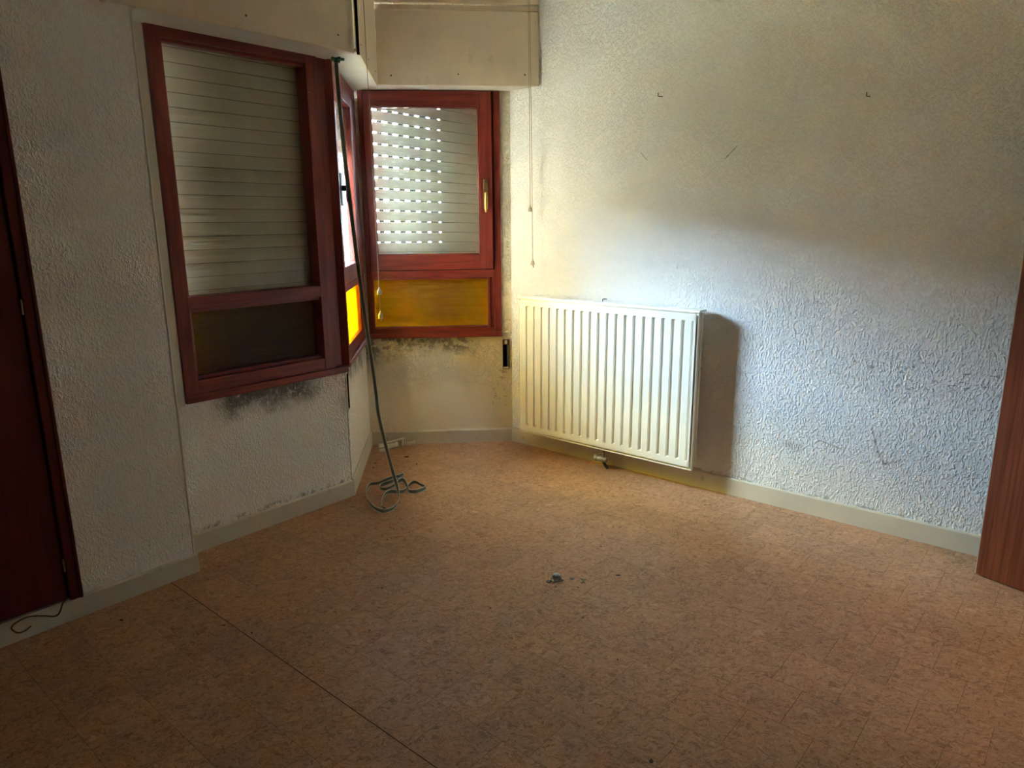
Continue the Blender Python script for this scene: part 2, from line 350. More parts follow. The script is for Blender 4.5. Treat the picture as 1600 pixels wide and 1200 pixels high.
# walls behind the camera, in the right wall's frame
wall('wall_near', FR, 'wall with the doorway beside the photographer', M_rear,
     [(3.55, 3.67, -.46, .05, 0, CEIL), (3.55, 3.67, -4.80, -1.28, 0, CEIL), (3.55, 3.67, -1.28, -.46, 2.06, CEIL)])
wall('wall_rear', FR, 'plain plaster wall behind the photographer', M_rear, [(-.4, 3.67, -4.92, -4.78, 0, CEIL)])
wall('wall_hallway', FR, 'plain plaster walls of the hallway beyond the doorway', M_pier,
     [(5.0, 5.12, -2.4, .3, 0, CEIL), (3.67, 5.12, .05, .2, 0, CEIL), (3.67, 5.12, -2.5, -2.38, 0, CEIL)])
cpts = [F @ Vector((x, y, 0)) for F, x, y in ((FP,-2.75,.42),(FP,-.10,.40),(FL,-.99,.19),(FL,.075,.18),(FS,1.10,.18),(FB,1.05,.20),(FR,0,.21),(FR,5.14,.21),(FR,5.14,-2.52),(FR,3.69,-2.52),(FR,3.69,-4.94),(FR,-.4,-4.94))]
tag(MB().prism([(p.x, p.y) for p in cpts], CEIL, CEIL+.15).build('ceiling', M_ceil), 'plain white ceiling above the room', 'ceiling', None, 'structure')

# ------------------------------------------------------------------ floor: sub-floor plus staggered 20 cm tiles
flo = MB().box(-.9, 5.1, -4.9, .9, -.12, -.0035).build('floor', M_sub, None, FR)
tag(flo, 'brown marbled linoleum tile floor with staggered joints', 'floor', None, 'structure')
aR = -.862018
eR = Vector((math.sin(aR), math.cos(aR))); aL_ = aR + math.pi/2 - .002; eL = Vector((math.sin(aL_), math.cos(aL_)))
def inside(F, p): return (F.inverted() @ Vector((p.x, p.y, 0)))
def in_room(p):
    r = inside(FR, p)
    if r.y > .12 or r.x > 3.6 or r.y < -4.75: return False
    b = inside(FB, p)
    if b.y > .12: return False
    s_ = inside(FS, p); l_ = inside(FL, p); q = inside(FP, p)
    if s_.x >= -.02 and s_.x < 1.1 and s_.y > .12: return False
    if l_.x < .02 and l_.y > .12: return False
    if q.x < -.1 and q.y > .12: return False
    return True
def project(p):
    x, y, z = p.x, p.y, -CAM_H
    zc = y*math.cos(PITCH) - z*math.sin(PITCH); yc = y*math.sin(PITCH) + z*math.cos(PITCH)
    if zc < .2: return None
    return 800 + F_PX*x/zc, 600 - F_PX*yc/zc
T = .2; Y0 = 1.147; SEAM = Y0
def tile_mesh(name, y0):
    me = MB().box(-.0996, .0996, y0, .0996, -.003, 0).mesh(name, M_floor); me.materials.append(M_sub)
    for p in me.polygons: p.material_index = 0 if p.normal.z > .5 else 1
    return me
tile_me = tile_mesh('tile', -.0996); tile_seam = tile_mesh('tile_seam', -.0975)
ang = math.atan2(eR.y, eR.x)
tiles = []
for row in range(-9, 22):
    ymid = Y0 + T*(row + .5); shift = 0 if row % 2 == 0 else .5
    for k in range(-12, 26):
        xm = T*(k + .5 + shift); p = eR*xm + eL*ymid
        if not in_room(p): continue
        q = project(p)
        vis = q is not None and -90 < q[0] < 1690 and -60 < q[1] < 1330
        tiles.append((0 if vis else 1, p.length, p, row))
tiles.sort(key=lambda t: (t[0], t[1]))
flip = 0 if (eR.x*eL.y - eR.y*eL.x) > 0 else 1
rest = MB()
for i, (nv, d, p, row) in enumerate(tiles):
    me = tile_seam if row == (0 if not flip else 0) else tile_me
    a = ang
    M = Matrix.Translation((p.x, p.y, 0)) @ Matrix.Rotation(a, 4, 'Z')
    if flip: M = M @ Matrix.Rotation(math.pi, 4, 'Z') @ Matrix.Identity(4)
    if i < 296 and not nv:
        link_copy(me, 'tile', flo, FR.inverted() @ M)
    else:
        b = [M @ Vector(c) for c in ((-.0992,-.0992,-.003),(.0992,-.0992,-.003),(.0992,.0992,-.003),(-.0992,.0992,-.003),(-.0992,-.0992,0),(.0992,-.0992,0),(.0992,.0992,0),(-.0992,.0992,0))]
        rest.add([FR.inverted() @ c for c in b], [(0,3,2,1),(4,5,6,7),(0,1,5,4),(1,2,6,5),(2,3,7,6),(3,0,4,7)])
tag(rest.build('tile_remainder', M_floor, flo), kind='stuff')
print('TILES', len(tiles), sum(1 for t in tiles if not t[0]))
tag(MB().box(3.67, 5.0, -2.4, .05, -.0035, 0).build('floor_hallway', M_floor, None, FR), 'linoleum floor of the hallway beyond the doorway', 'floor', None, 'structure')

# ------------------------------------------------------------------ baseboards
def baseboard(name, F, x0, x1, label, h=.094, ends=()):
    mb = MB().prof([(0, 0), (WS+.004, 0), (WS+.004, h), (.005, h), (0, h-.007)], x0, x1)
    for e in ends: mb.box(*e)
    return tag(mb.build(name, M_base, None, F), label, 'baseboard', None, 'structure')
baseboard('baseboard_left', FL, -.99, 0, 'cream baseboard under the mouldy left window', .092)
baseboard('baseboard_side', FS, 0, .912, 'short cream baseboard along the alcove side wall', .10)
baseboard('baseboard_back', FB, 0, .962, 'cream baseboard along the alcove back wall', .092)
baseboard('baseboard_right', FR, 0, 3.55, 'long cream baseboard behind and right of the radiator', .098)
baseboard('baseboard_pier', FP, -2.6, 0, 'cream baseboard below the closet and the pier', .086, [(-.012, 0, .012, .17, 0, .086)])

tag(MB().tube([(-.011,.013,.088),(-.011,.013,2.27)], .0055, 8).build('trim_1', M_soffit, None, FP, 0, True), 'thin pale corner bead on the pier edge beside left window', 'trim', None, 'structure')
tag(MB().box(-.945, -.889, -.004, WS+.002, .702, 2.27).build('trim_2', M_base, None, FL, .003), 'narrow cream strip between the pier and the left window', 'trim', None, 'structure')

# ------------------------------------------------------------------ windows
def strip(name, par, mat, x0, x1, y0, y1, z0, z1, bev=.003): return MB().box(x0,x1,y0,y1,z0,z1).build(name, mat, par, None, bev)

# --- window 1: left, fixed light above, amber light below
w1 = tag(empty('window_1', FL), 'dark red wooden window with lowered shutter on the left wall', 'window', None, 'structure')
strip('stile', w1, M_redv, -.886, -.826, -.012, .075, .716, 2.292)
strip('stile', w1, M_redv, -.144, -.080, -.010, .075, .716, 2.292)
strip('corner_post', w1, M_redv, -.080, .006, .018, .13, .716, 2.30)
strip('rail', w1, M_red, -.826, -.144, -.010, .075, 2.236, 2.292)
strip('rail', w1, M_red, -.826, -.144, -.010, .075, 1.128, 1.182)
strip('rail', w1, M_red, -.826, -.144, -.008, .075, .745, .808)
strip('sill', w1, M_red, -.890, -.004, -.022, .03, .712, .748, .005)
strip('bead', w1, M_red, -.826, -.144, .004, .03, 1.112, 1.128, .002); strip('bead', w1, M_redv, -.826, -.814, .004, .05, .808, 1.112, .002)
strip('bead', w1, M_redv, -.826, -.816, .004, .05, 1.182, 2.236, .002); strip('bead', w1, M_red, -.826, -.144, .01, .05, 2.222, 2.236, .002)
strip('bead', w1, M_red, -.826, -.144, .018, .05, .808, .822, .002)
tag(MB().box(-.826, -.144, .062, .066, 1.18, 2.24).build('pane', M_glass, w1), 'clear dusty upper pane')
tag(MB().box(-.826, -.144, .050, .054, .806, 1.13).build('amber_pane', M_amber_d, w1), 'dark amber ribbed lower pane')

# --- window 2: side window, the one that lets the daylight in
w2 = tag(empty('window_2', FS), 'narrow red side window with raised shutter and bright yellow lower pane', 'window', None, 'structure')
strip('frame_stile', w2, M_redv, -.003, .030, -.014, .06, .738, 2.30); strip('frame_stile', w2, M_redv, .850, .905, -.004, .06, .738, 2.30)
strip('frame_rail', w2, M_red, .030, .850, -.002, .06, 2.268, 2.30)
strip('transom', w2, M_red, .030, .850, -.004, .06, 1.128, 1.166)
strip('frame_rail', w2, M_red, .030, .850, -.002, .06, .760, .838); strip('sill', w2, M_red, .002, .905, -.018, .02, .734, .762, .005)
strip('sash_stile', w2, M_redv, .032, .100, -.006, .045, 1.170, 2.266); strip('sash_stile', w2, M_redv, .660, .846, -.006, .045, 1.170, 2.266)
strip('sash_rail', w2, M_red, .100, .660, -.006, .045, 2.150, 2.266); strip('sash_rail', w2, M_red, .100, .660, -.006, .045, 1.170, 1.262)
strip('fixed_stile', w2, M_redv, .662, .850, -.004, .05, .838, 1.128)
strip('lock_body', w2, M_iron, .034, .094, -.018, -.004, 1.580, 1.745, .002)
strip('handle', w2, M_iron, .056, .076, -.046, -.016, 1.655, 1.682, .002); strip('handle', w2, M_iron, .056, .074, -.046, -.038, 1.60, 1.682, .002)
MB().box(.098, .664, .016, .020, 1.258, 2.155).build('pane', M_glass, w2)
tag(MB().box(.028, .664, .016, .020, .834, 1.132).build('amber_pane', M_amber, w2), 'glowing yellow ribbed lower pane')

# --- window 3: back window with casement
w3 = tag(empty('window_3', FB), 'red wooden casement window with half open slats and amber lower pane', 'window', None, 'structure')
strip('frame_stile', w3, M_redv, .020, .052, -.004, .075, .745, 2.31); strip('frame_stile', w3, M_redv, .856, .899, .000, .075, .745, 2.31)
strip('frame_rail', w3, M_red, .052, .856, -.006, .075, 2.290, 2.312); strip('transom', w3, M_red, .052, .856, -.004, .075, 1.140, 1.186)
strip('frame_rail', w3, M_red, .052, .856, -.004, .075, .770, .800); strip('sill', w3, M_red, .018, .900, -.016, .03, .741, .772, .004)
strip('fixed_stile', w3, M_redv, .822, .856, -.002, .075, .800, 1.140)
strip('sash_stile', w3, M_redv, .054, .096, -.018, .05, 1.190, 2.284); strip('sash_stile', w3, M_redv, .766, .847, -.018, .05, 1.190, 2.284)
strip('sash_rail', w3, M_red, .096, .766, -.018, .05, 2.196, 2.284); strip('sash_rail', w3, M_red, .096, .766, -.018, .05, 1.190, 1.284)
for a in ((.757,.766,1.284,2.196), (.096,.104,1.284,2.196)): strip('bead', w3, M_redv, a[0], a[1], -.0205, .03, a[2], a[3], .003)
for a in ((.104,.757,2.186,2.196), (.104,.757,1.284,1.292)): strip('bead', w3, M_red, a[0], a[1], -.0205, .03, a[2], a[3], .003)
for a in ((.052,.064,.800,1.140), (.808,.822,.800,1.140)): strip('bead', w3, M_redv, a[0], a[1], -.012, .03, a[2], a[3], .002)
for a in ((.064,.808,1.126,1.140), (.064,.808,.800,.816)): strip('bead', w3, M_red, a[0], a[1], -.012, .03, a[2], a[3], .002)
MB().box(.096, .766, .026, .030, 1.282, 2.198).build('pane', M_glass, w3)
tag(MB().box(.060, .812, .026, .030, .806, 1.134).build('amber_pane', M_amber, w3), 'dark orange ribbed lower pane')
for a in ((.844,.859,1.186,2.29), (.049,.060,1.186,2.29)): strip('rebate', w3, M_redv, a[0], a[1], .030, .07, a[2], a[3], 0)
for a in ((.06,.844,1.182,1.198), (.06,.844,2.278,2.294)): strip('rebate', w3, M_red, a[0], a[1], .034, .07, a[2], a[3], 0)
for a in ((.026,.038,1.16,2.27), (.842,.854,1.16,2.27)): strip('rebate', w2, M_redv, a[0], a[1], .030, .058, a[2], a[3], 0)
for a in ((.038,.842,1.162,1.176), (.038,.842,2.26,2.272)): strip('rebate', w2, M_red, a[0], a[1], .030, .058, a[2], a[3], 0)
strip('handle_plate', w3, M_brassd, .790, .818, -.024, -.018, 1.575, 1.757, .002)
hb = MB().tube([(.804,-.024,1.668),(.804,-.046,1.668)], .009, 10); hb.tube([(.804,-.044,1.674),(.804,-.047,1.63),(.803,-.044,1.575),(.803,-.043,1.552)], [.008,.011,.010,.006], 10)
tag(hb.build('handle', M_brass, w3, None, 0, True), 'brass window handle pointing down')
for z in (1.742, 1.592): MB().lathe([(.004,0),(.004,-.002),(.002,-.003)], (.804,-.024,z), 'Y', 8).build('screw', M_screw, w3)

# sampling portal in the side window opening: emits nothing, only tells the renderer where the sky is seen
pd = bpy.data.lights.new('window_portal', 'AREA'); pd.shape = 'RECTANGLE'; pd.size = .86; pd.size_y = 1.5; pd.cycles.is_portal = True
po = bpy.data.objects.new('window_portal', pd); COL.objects.link(po)
po.matrix_world = FS @ Matrix.Translation((.45, .16, 1.50)) @ Matrix.Rotation(-math.pi/2, 4, 'X')

# ------------------------------------------------------------------ roller shutters
def slat_profile(h, t=.009):
    pts = []
    n = 8
    for i in range(n+1):                       # room face, shallow belly with a middle crease
        u = i/n; pts.append((-.0065 + .0080*u - .0030*math.sin(math.pi*u) + (.0010 if i == n//2 else 0), h*u))
    for i in range(n, -1, -1):
        u = i/n; pts.append((-.0020 + .0050*u + .004 - .0020*math.sin(math.pi*u), h*u))
    return pts
def slat_mesh(name, x0, x1, h, mat, web=None, hook=.010, web_end=None):
    mb = MB().prof(slat_profile(h), x0, x1); nf = len(mb.f)
    if web is None: mb.box(x0, x1, .002, .004, h-.002, h+hook)
    else:                                          # slotted hook strip: the slots get shorter towards web_end
        p, bar = web; x = x0 + .01; end = web_end or x1
        while x < end - bar:
            u = max(0., (x - x0)/(end - x0)); w = bar + (.026*u*u if web_end else 0)
            mb.box(x, x+w, .003, .005, h-.002, h+hook); x += p
        mb.box(x0, x1, .003, .005, h+hook-.002, h+hook)
        if web_end: mb.box(x, x1, .003, .005, h-.002, h+hook)
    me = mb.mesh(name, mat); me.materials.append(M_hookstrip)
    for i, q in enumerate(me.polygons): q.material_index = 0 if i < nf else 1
    return me
# left shutter: fully down
s1 = tag(empty('roller_shutter', FL @ Matrix.Translation((0, .105, .715))), 'fully lowered beige roller shutter behind the left window', 'roller shutter')
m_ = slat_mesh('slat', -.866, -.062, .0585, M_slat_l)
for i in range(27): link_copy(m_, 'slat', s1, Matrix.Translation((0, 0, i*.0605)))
# side shutter: pulled up
s2 = tag(empty('roller_shutter', FS @ Matrix.Translation((0, .088, 1.905))), 'half raised roller shutter behind the narrow side window', 'roller shutter')
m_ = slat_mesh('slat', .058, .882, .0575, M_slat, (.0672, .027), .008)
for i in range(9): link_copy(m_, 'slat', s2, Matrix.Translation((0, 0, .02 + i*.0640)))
MB().box(.058, .882, -.003, .011, 0, .02).build('bottom_bar', M_slat, s2, None, .003)
# back shutter: jammed, the slats fan open towards the left
s3 = tag(empty('roller_shutter', FB @ Matrix.Translation((0, .10, 0))), 'jammed roller shutter with daylight dots behind the back window', 'roller shutter')
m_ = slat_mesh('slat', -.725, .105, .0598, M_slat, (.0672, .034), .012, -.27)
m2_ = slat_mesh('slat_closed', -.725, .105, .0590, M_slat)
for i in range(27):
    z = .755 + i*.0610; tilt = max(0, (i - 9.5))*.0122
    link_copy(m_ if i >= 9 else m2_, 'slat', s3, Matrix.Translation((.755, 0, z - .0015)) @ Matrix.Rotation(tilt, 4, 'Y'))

# ------------------------------------------------------------------ shutter boxes
def screw(par, x, y, z, r=.005): 
    return MB().lathe([(r, .001), (r, -.001), (r*.6, -.0022)], (x, y, z), 'Y', 10).build('screw', M_screw, par)
b1 = tag(empty('shutter_box', FL), 'long cream shutter box above the left window', 'shutter box')
MB().box(-1.111, -.006, -.212, -.196, 2.272, CEIL-.003).build('front_panel', M_panel, b1, None, .003)
MB().box(-.988, -.015, -.196, .006, 2.274, 2.288).build('underside', M_soffit, b1)
MB().box(-1.108, -1.092, -.196, -.172, 2.274, CEIL-.003).build('end_batten', M_panel, b1)
for x, z in ((-.097,2.336), (-.557,2.328), (-1.01,2.332)): screw(b1, x, -.212, z)
b2 = tag(empty('shutter_box', FS), 'short cream shutter box over the narrow side window', 'shutter box')
MB().box(-.165, .738, -.166, -.152, 2.272, CEIL-.003).build('front_panel', M_panel, b2, None, .002)
MB().box(-.180, -.166, -.170, -.158, 2.262, CEIL-.003).build('end_batten', M_dark, b2)  # black strip stands in for the shaded gap between the two boxes
MB().prism([(0.0, .004), (-.168, -.152), (.738, -.152), (.905, .004)], 2.276, 2.290).build('underside', M_soffit, b2)
for x, z in ((-.065,2.328), (.266,2.331), (.628,2.343)): screw(b2, x, -.166, z)
b3 = tag(empty('shutter_box', FB), 'wide cream shutter box spanning above the back window', 'shutter box')
MB().box(.1655, 1.128, -.172, -.156, 2.288, 2.698).build('front_panel', M_panel, b3, None, .003)
MB().box(.1655, 1.124, -.160, -.145, 2.702, 2.732).build('rail', M_panel, b3, None, .003)
MB().box(.1655, 1.124, -.170, -.154, 2.739, CEIL-.003).build('upper_panel', M_panel, b3, None, .003)
MB().prism([(.01, .004), (.168, -.156), (1.118, -.156), (.968, .004)], 2.290, 2.304).build('underside', M_soffit, b3)
for x, z in ((.246,2.341), (.643,2.351), (1.042,2.351)): screw(b3, x, -.172, z)

# ------------------------------------------------------------------ empty strap-winder slot in the back wall
sl = tag(empty('strap_winder_hole', FB), 'rusty empty strap winder hole in wall left of the radiator', 'wall box')
mb = MB(); mb.box(bx0, bx0+.003, .004, .088, bz0, bz1); mb.box(bx1-.003, bx1, .004, .088, bz0, bz1); mb.box(bx0, bx1, .004, .088, bz0, bz0+.003); mb.box(bx0, bx1, .004, .088, bz1-.003, bz1); mb.box(bx0, bx1, .084, .088, bz0, bz1)
mb.build('liner', M_dark, sl)
MB().box(bx0+.002, bx1-.002, .008, .014, bz1-.036, bz1-.002).build('bracket', simple('rust', (.28,.15,.09), .7, .3, .3, .5, 50), sl, None, .002)
MB().box(bx0+.014, bx0+.030, .005, .009, bz1-.030, bz1-.004).build('tab', M_plastic, sl, None, .001)
MB().box(bx0+.004, bx1-.004, .008, .02, bz0, bz0+.014).build('lower_lip', M_plastic, sl, None, .003)
sd = MB(); sd.box(sx0, sx0+.003, .013, .098, sz0, sz1); sd.box(sx1-.003, sx1, .013, .098, sz0, sz1); sd.box(sx0, sx1, .094, .098, sz0, sz1)
tag(sd.build('strap_slot', M_dark, None, FS), 'dark empty strap slot at the alcove corner edge', 'wall box')

# ------------------------------------------------------------------ radiator
rd = tag(empty('radiator', FR), 'white steel panel radiator with vertical ribs on the right wall', 'radiator')
X0, X1, Z0, Z1 = .158, 1.402, .130, 1.019
MB().box(X0, X1, -.102, -.094, Z0, Z1).build('lip', M_rad, rd, None, .003, False, 2)
rim = MB(); rim.box(X0, X1, -.114, -.102, Z0, Z0+.006); rim.box(X0, X1, -.114, -.102, Z1-.006, Z1); rim.box(X0, X0+.006, -.114, -.102, Z0+.006, Z1-.006); rim.box(X1-.006, X1, -.114, -.102, Z0+.006, Z1-.006)
rim.build('rim', M_rad, rd, None, .002)
def ribbed(x0, x1, z0, z1, yf, yb, n, first, pitch, w, zt, zb, depth):
    """pressed panel face: rows of shallow round-ended vertical channels, real relief"""
    mb = MB(); xs = [x0]
    for i in range(n):
        a = first + pitch*i; xs += [a, a+.005, a+w-.006, a+w]
    xs.append(x1)
    zs = [z0, zb, zb+.008, zt-.008, zt, z1]
    V = {}; vl = []
    for i, x in enumerate(xs):
        for j, z in enumerate(zs):
            inner = (i not in (0, len(xs)-1)) and ((i-1) % 4 in (1, 2)) and j in (2, 3)
            V[i, j] = len(vl); vl.append((x, yf + (depth if inner else 0), z))
    fs = [(V[i,j], V[i+1,j], V[i+1,j+1], V[i,j+1]) for i in range(len(xs)-1) for j in range(len(zs)-1)]
    o = len(vl)
    vl += [(x0,yb,z0),(x1,yb,z0),(x1,yb,z1),(x0,yb,z1)]
    nx, nz = len(xs)-1, len(zs)-1
    fs += [(o,o+3,o+2,o+1)]
    fs += [tuple([V[i,0] for i in range(nx,-1,-1)] + [o, o+1]), tuple([V[i,nz] for i in range(nx+1)] + [o+2, o+3]), tuple([V[0,j] for j in range(nz+1)] + [o+3, o]), tuple([V[nx,j] for j in range(nz,-1,-1)] + [o+1, o+2])]
    return mb.add(vl, fs)
ribbed(X0+.014, X1-.026, Z0+.020, Z1-.016, -.120, -.104, 20, .222, .0600, .026, Z1-.047, Z0+.054, .010).build('front_panel', M_rad, rd)
ribbed(X0+.010, X1-.014, Z0+.012, Z1-.012, -.032, -.046, 20, .222, .0600, .026, Z1-.045, Z0+.045, .004).build('rear_panel', M_rad, rd)
MB().box(X0+.004, X0+.009, -.098, -.024, Z0+.03, Z1-.002).build('side_cover', M_rad, rd, None, .002)
MB().box(X0+.002, X1-.002, -.100, -.020, Z1-.006, Z1+.006).build('top_cover', M_rad, rd, None, .003)
fin = MB()
x = X0+.03
while x < X1-.03: fin.box(x, x+.001, -.096, -.048, Z0+.04, Z1-.02); x += .0125
tag(fin.build('convector_fins', M_rad, rd), kind='stuff')
for xx in (X0+.18, X1-.18): MB().box(xx, xx+.03, -.034, WS-.001, Z0+.05, Z1-.08).build('wall_bracket', M_rad, rd)
MB().tube([(.742,-.03,Z1+.004),(.742,-.03,Z1+.018),(.742,-.012,Z1+.020),(.742,.012,Z1+.016)], .003, 6).build('hook', M_iron, rd)
vb = MB(); vb.lathe([(.016,-.03),(.017,-.022),(.017,.028),(.014,.036)], (.79,-.075,.058), 'X', 14)
tag(vb.build('valve_body', M_valve, rd, None, 0, True), 'grey valve below the radiator')
MB().lathe([(.020,0),(.021,.004),(.021,.014),(.018,.018)], (.742,-.075,.058), 'X', 14).build('valve_cap', M_valve, rd, None, 0, True)
MB().tube([(.80,-.075,.058),(.80,-.075,.10),(.80,-.075,.16)], .010, 10).build('valve_tail', M_valve, rd, None, 0, True)
MB().tube([(.795,-.075,.052),(.81,-.072,.026),(.83,-.068,.002)], .009, 10).build('supply_pipe', M_iron, rd, None, 0, True)

# ------------------------------------------------------------------ closet in the pier, door leaf on the right
d1 = tag(empty('door_1', FP), 'dark red wooden closet door at the left edge of the picture', 'closet door', None, 'structure')
strip('jamb', d1, M_closet, -.507, -.461, -.010, .06, .086, 2.11, .004); strip('jamb', d1, M_closet, -1.42, -1.375, -.010, .06, .086, 2.11, .004)
strip('head', d1, M_closet, -1.375, -.507, -.010, .06, 2.06, 2.11, .004)
strip('leaf', d1, M_closet, -1.372, -.512, .004, .034, .094, 2.055, .003)
strip('jamb_bead', d1, M_closet, -.476, -.464, -.016, -.009, .086, 2.11, .003)
for z in (.207, 1.190, 1.82): MB().lathe([(.004,0),(.005,.002),(.005,.05),(.004,.053)], (-.512, -.006, z), 'Z', 8).build('hinge', M_brassd, d1)
d2 = tag(empty('door_2', FR @ Matrix.Translation((2.7745, -.2076, 0)) @ Matrix.Rotation(-math.atan2(.307, .952), 4, 'Z')), 'brown wooden door leaf standing open at the right edge', 'door', None, 'structure')
MB().box(.003, .80, 0, .036, .008, 2.04).build('leaf', M_door, d2, None, .0015)
MB().box(0, .003, .001, .035, .008, 2.04).build('edge_strip', M_edge, d2)
MB().lathe([(.010,0),(.012,-.004),(.012,-.010),(.007,-.014)], (.105, 0, 1.232), 'Y', 14).build('hook_plate', M_plastic, d2, None, 0, True)
for z in (.25, 1.05, 1.8): MB().lathe([(.006,0),(.006,.09)], (.803, .012, z), 'Z', 8).build('hinge', M_brassd, d2)

# ------------------------------------------------------------------ cords with bell pulls
PULL = [(.0025,.022),(.004,.020),(.005,.012),(.010,.005),(.0125,-.001),(.0130,-.016),(.0115,-.018),(.004,-.0185)]
def cord(F, top, bot, label, mat, knot=True):
    o = tag(empty('pull_cord', F @ Matrix.Translation((bot[0], bot[1], bot[2]))), label, 'pull cord', 'shutter pull cords')
    d = Vector(top) - Vector(bot)
    MB().tube(catmull([d, d*.5 + Vector((.002,0,0)), Vector((0,0,.018))], 6), .0018, 6).build('cord', mat, o)
    MB().lathe(PULL, (0,0,0), 'Z', 18).build('bell_pull', M_pull, o, None, 0, True)
    if knot: MB().tube([(0,0,-.016),(.003,-.002,-.024),(.006,-.001,-.032)], .0035, 6).build('cord_end', M_cordl, o)
cord(FB, (1.060,-.190,2.85), (1.071,-.190,1.570), 'shorter pale cord with bell pull beside the back window', M_cordl, False)
cord(FB, (1.068,-.195,2.85), (1.086,-.195,1.240), 'longer pale cord with bell pull hanging above the radiator', M_cordl)
cord(FS, (.100,-.170,2.85), (.100,-.1795,1.130), 'brown cord whose bell pull hangs higher before amber glass', M_cord, False)
cord(FS, (.104,-.170,2.85), (.104,-.1800,1.000), 'brown cord whose bell pull hangs lower before amber glass', M_cord)

# ------------------------------------------------------------------ shutter strap, its guide, and the heap on the floor
HANG = [(-.8409,3.70,2.2593),(-.8383,3.7062,2.1003),(-.8346,3.7118,1.9522),(-.8202,3.7229,1.646),(-.796,3.7364,1.2597),(-.7756,3.7453,.9901),(-.7572,3.7521,.7811),(-.7431,3.7576,.6024),(-.7337,3.7621,.4564),(-.6987,3.7683,.2508),(-.667,3.7728,.0979),(-.645,3.735,.045)]
PILE = [(-.6242,3.6376,.022),(-.6266,3.5625,.016),(-.6455,3.5094,.013),(-.6857,3.4871,.012),(-.7427,3.5394,.012),(-.7946,3.6471,.012),(-.8268,3.7749,.014),(-.8236,3.8538,.022),(-.7786,3.8524,.03),(-.7356,3.8635,.045),(-.6968,3.8778,.055),(-.6569,3.8846,.06),(-.6393,3.9161,.06),(-.6531,3.9276,.04),(-.6999,3.8685,.035),(-.7495,3.8523,.022),(-.7573,3.8125,.018),(-.7209,3.792,.018),(-.6775,3.82,.03),(-.6444,3.8484,.05),(-.6214,3.8405,.045),(-.5989,3.8041,.02),(-.5828,3.7653,.012),(-.5394,3.7644,.012),(-.4992,3.8226,.012),(-.5341,3.8686,.014),(-.5707,3.8948,.02),(-.5973,3.8699,.014),(-.6191,3.766,.012),(-.6835,3.7623,.014),(-.7116,3.7365,.013),(-.7152,3.6547,.012),(-.7012,3.556,.012),(-.6746,3.5209,.012)]
def strap_material():
    N = NT('woven_strap', .8, .2); u = N.n('ShaderNodeTexCoord').outputs['UV']; x, y, z = N.xyz(u)
    e = N.m('ABSOLUTE', N.m('SUBTRACT', x, .5)); k = N.sm(e, .32, .38); w = N.n('ShaderNodeTexWave', wave_type='BANDS', bands_direction='Y'); N.set(w.inputs[0], u); w.inputs['Scale'].default_value = 60
    c = N.mix(k, (.17,.20,.165), (.80,.77,.70)); dirt, _ = N.noise(N.obj(), 12, 3); c = N.mix(N.m('MULTIPLY', N.sm(dirt, .45, .7), .25), c, (.26,.22,.16))
    return N.fin(c, N.bump(w.outputs[0], .3, .0005))
P = catmull(HANG + PILE, 6); nh = (len(HANG)-1)*6
vl, fs, uv = [], [], []
W = .0125
wd_prev = Vector((.90, -.44, 0)).normalized()
for i, p in enumerate(P):
    t = (P[min(i+1,len(P)-1)] - P[max(i-1,0)]).normalized()
    f = min(1, max(0, (i - nh + 8)/14))
    base = Vector((.93, -.36, 0)).normalized()
    stand = Vector((.25*math.sin(i*.11), .25*math.cos(i*.13), 1)).normalized()
    w = (base*(1-f) + stand*f); w = (w - t*w.dot(t)).normalized()
    nn = t.cross(w)*.0006
    a, b = p - w*W, p + w*W
    lift = max(0, .0012 - min(a.z, b.z)); up = Vector((0,0,lift))
    vl += [tuple(a+up-nn), tuple(b+up-nn), tuple(b+up+nn), tuple(a+up+nn)]
for i in range(len(P)-1):
    o = i*4
    for k in range(4): fs.append((o+k, o+(k+1)%4, o+4+(k+1)%4, o+4+k)); uv.append((k, i))
fs += [(0,3,2,1), tuple((len(P)-1)*4+k for k in range(4))]
me = bpy.data.meshes.new('shutter_strap'); me.from_pydata(vl, [], fs); ul = me.uv_layers.new()
for pi, pl in enumerate(me.polygons):
    for li in pl.loop_indices:
        vi = me.loops[li].vertex_index; ul.data[li].uv = (0 if vi % 4 in (0, 3) else 1, (vi//4)*.02)
me.materials.append(strap_material())
so = bpy.data.objects.new('shutter_strap', me); COL.objects.link(so)
tag(so, 'grey green woven strap hanging down into a loose heap on floor', 'strap')
g = MB()
for k in range(5):
    a = k*2*math.pi/5 + .3
    g.prism([(0,0), (.030*math.cos(a-.32), .030*math.sin(a-.32)), (.036*math.cos(a), .036*math.sin(a)), (.030*math.cos(a+.32), .030*math.sin(a+.32))], -.012, 0)
g.lathe([(.014,-.022),(.016,-.016),(.016,0)], (0,0,0), 'Z', 10)
tag(g.build('strap_guide', M_green, None, Matrix.Translation((-.836, 3.702, 2.273)), .002), 'green plastic strap guide under the shutter box corner', 'strap guide')

# ------------------------------------------------------------------ wall hooks
for i, (x, z, lab) in enumerate(((1.062, 2.143, 'small bent hook on right wall nearer to the window'), (2.103, 2.030, 'small bent hook on right wall farther from the window'))):
    M = FR @ Matrix.Translation((x, 0, z))
    tag(MB().tube([(.004,.02,0),(0,-.02,-.004),(-.002,-.024,-.003),(-.002,-.025,.014)], .0022, 8).build('wall_hook', M_hookm, None, M, 0, True), lab, 'hook', 'wall hooks')

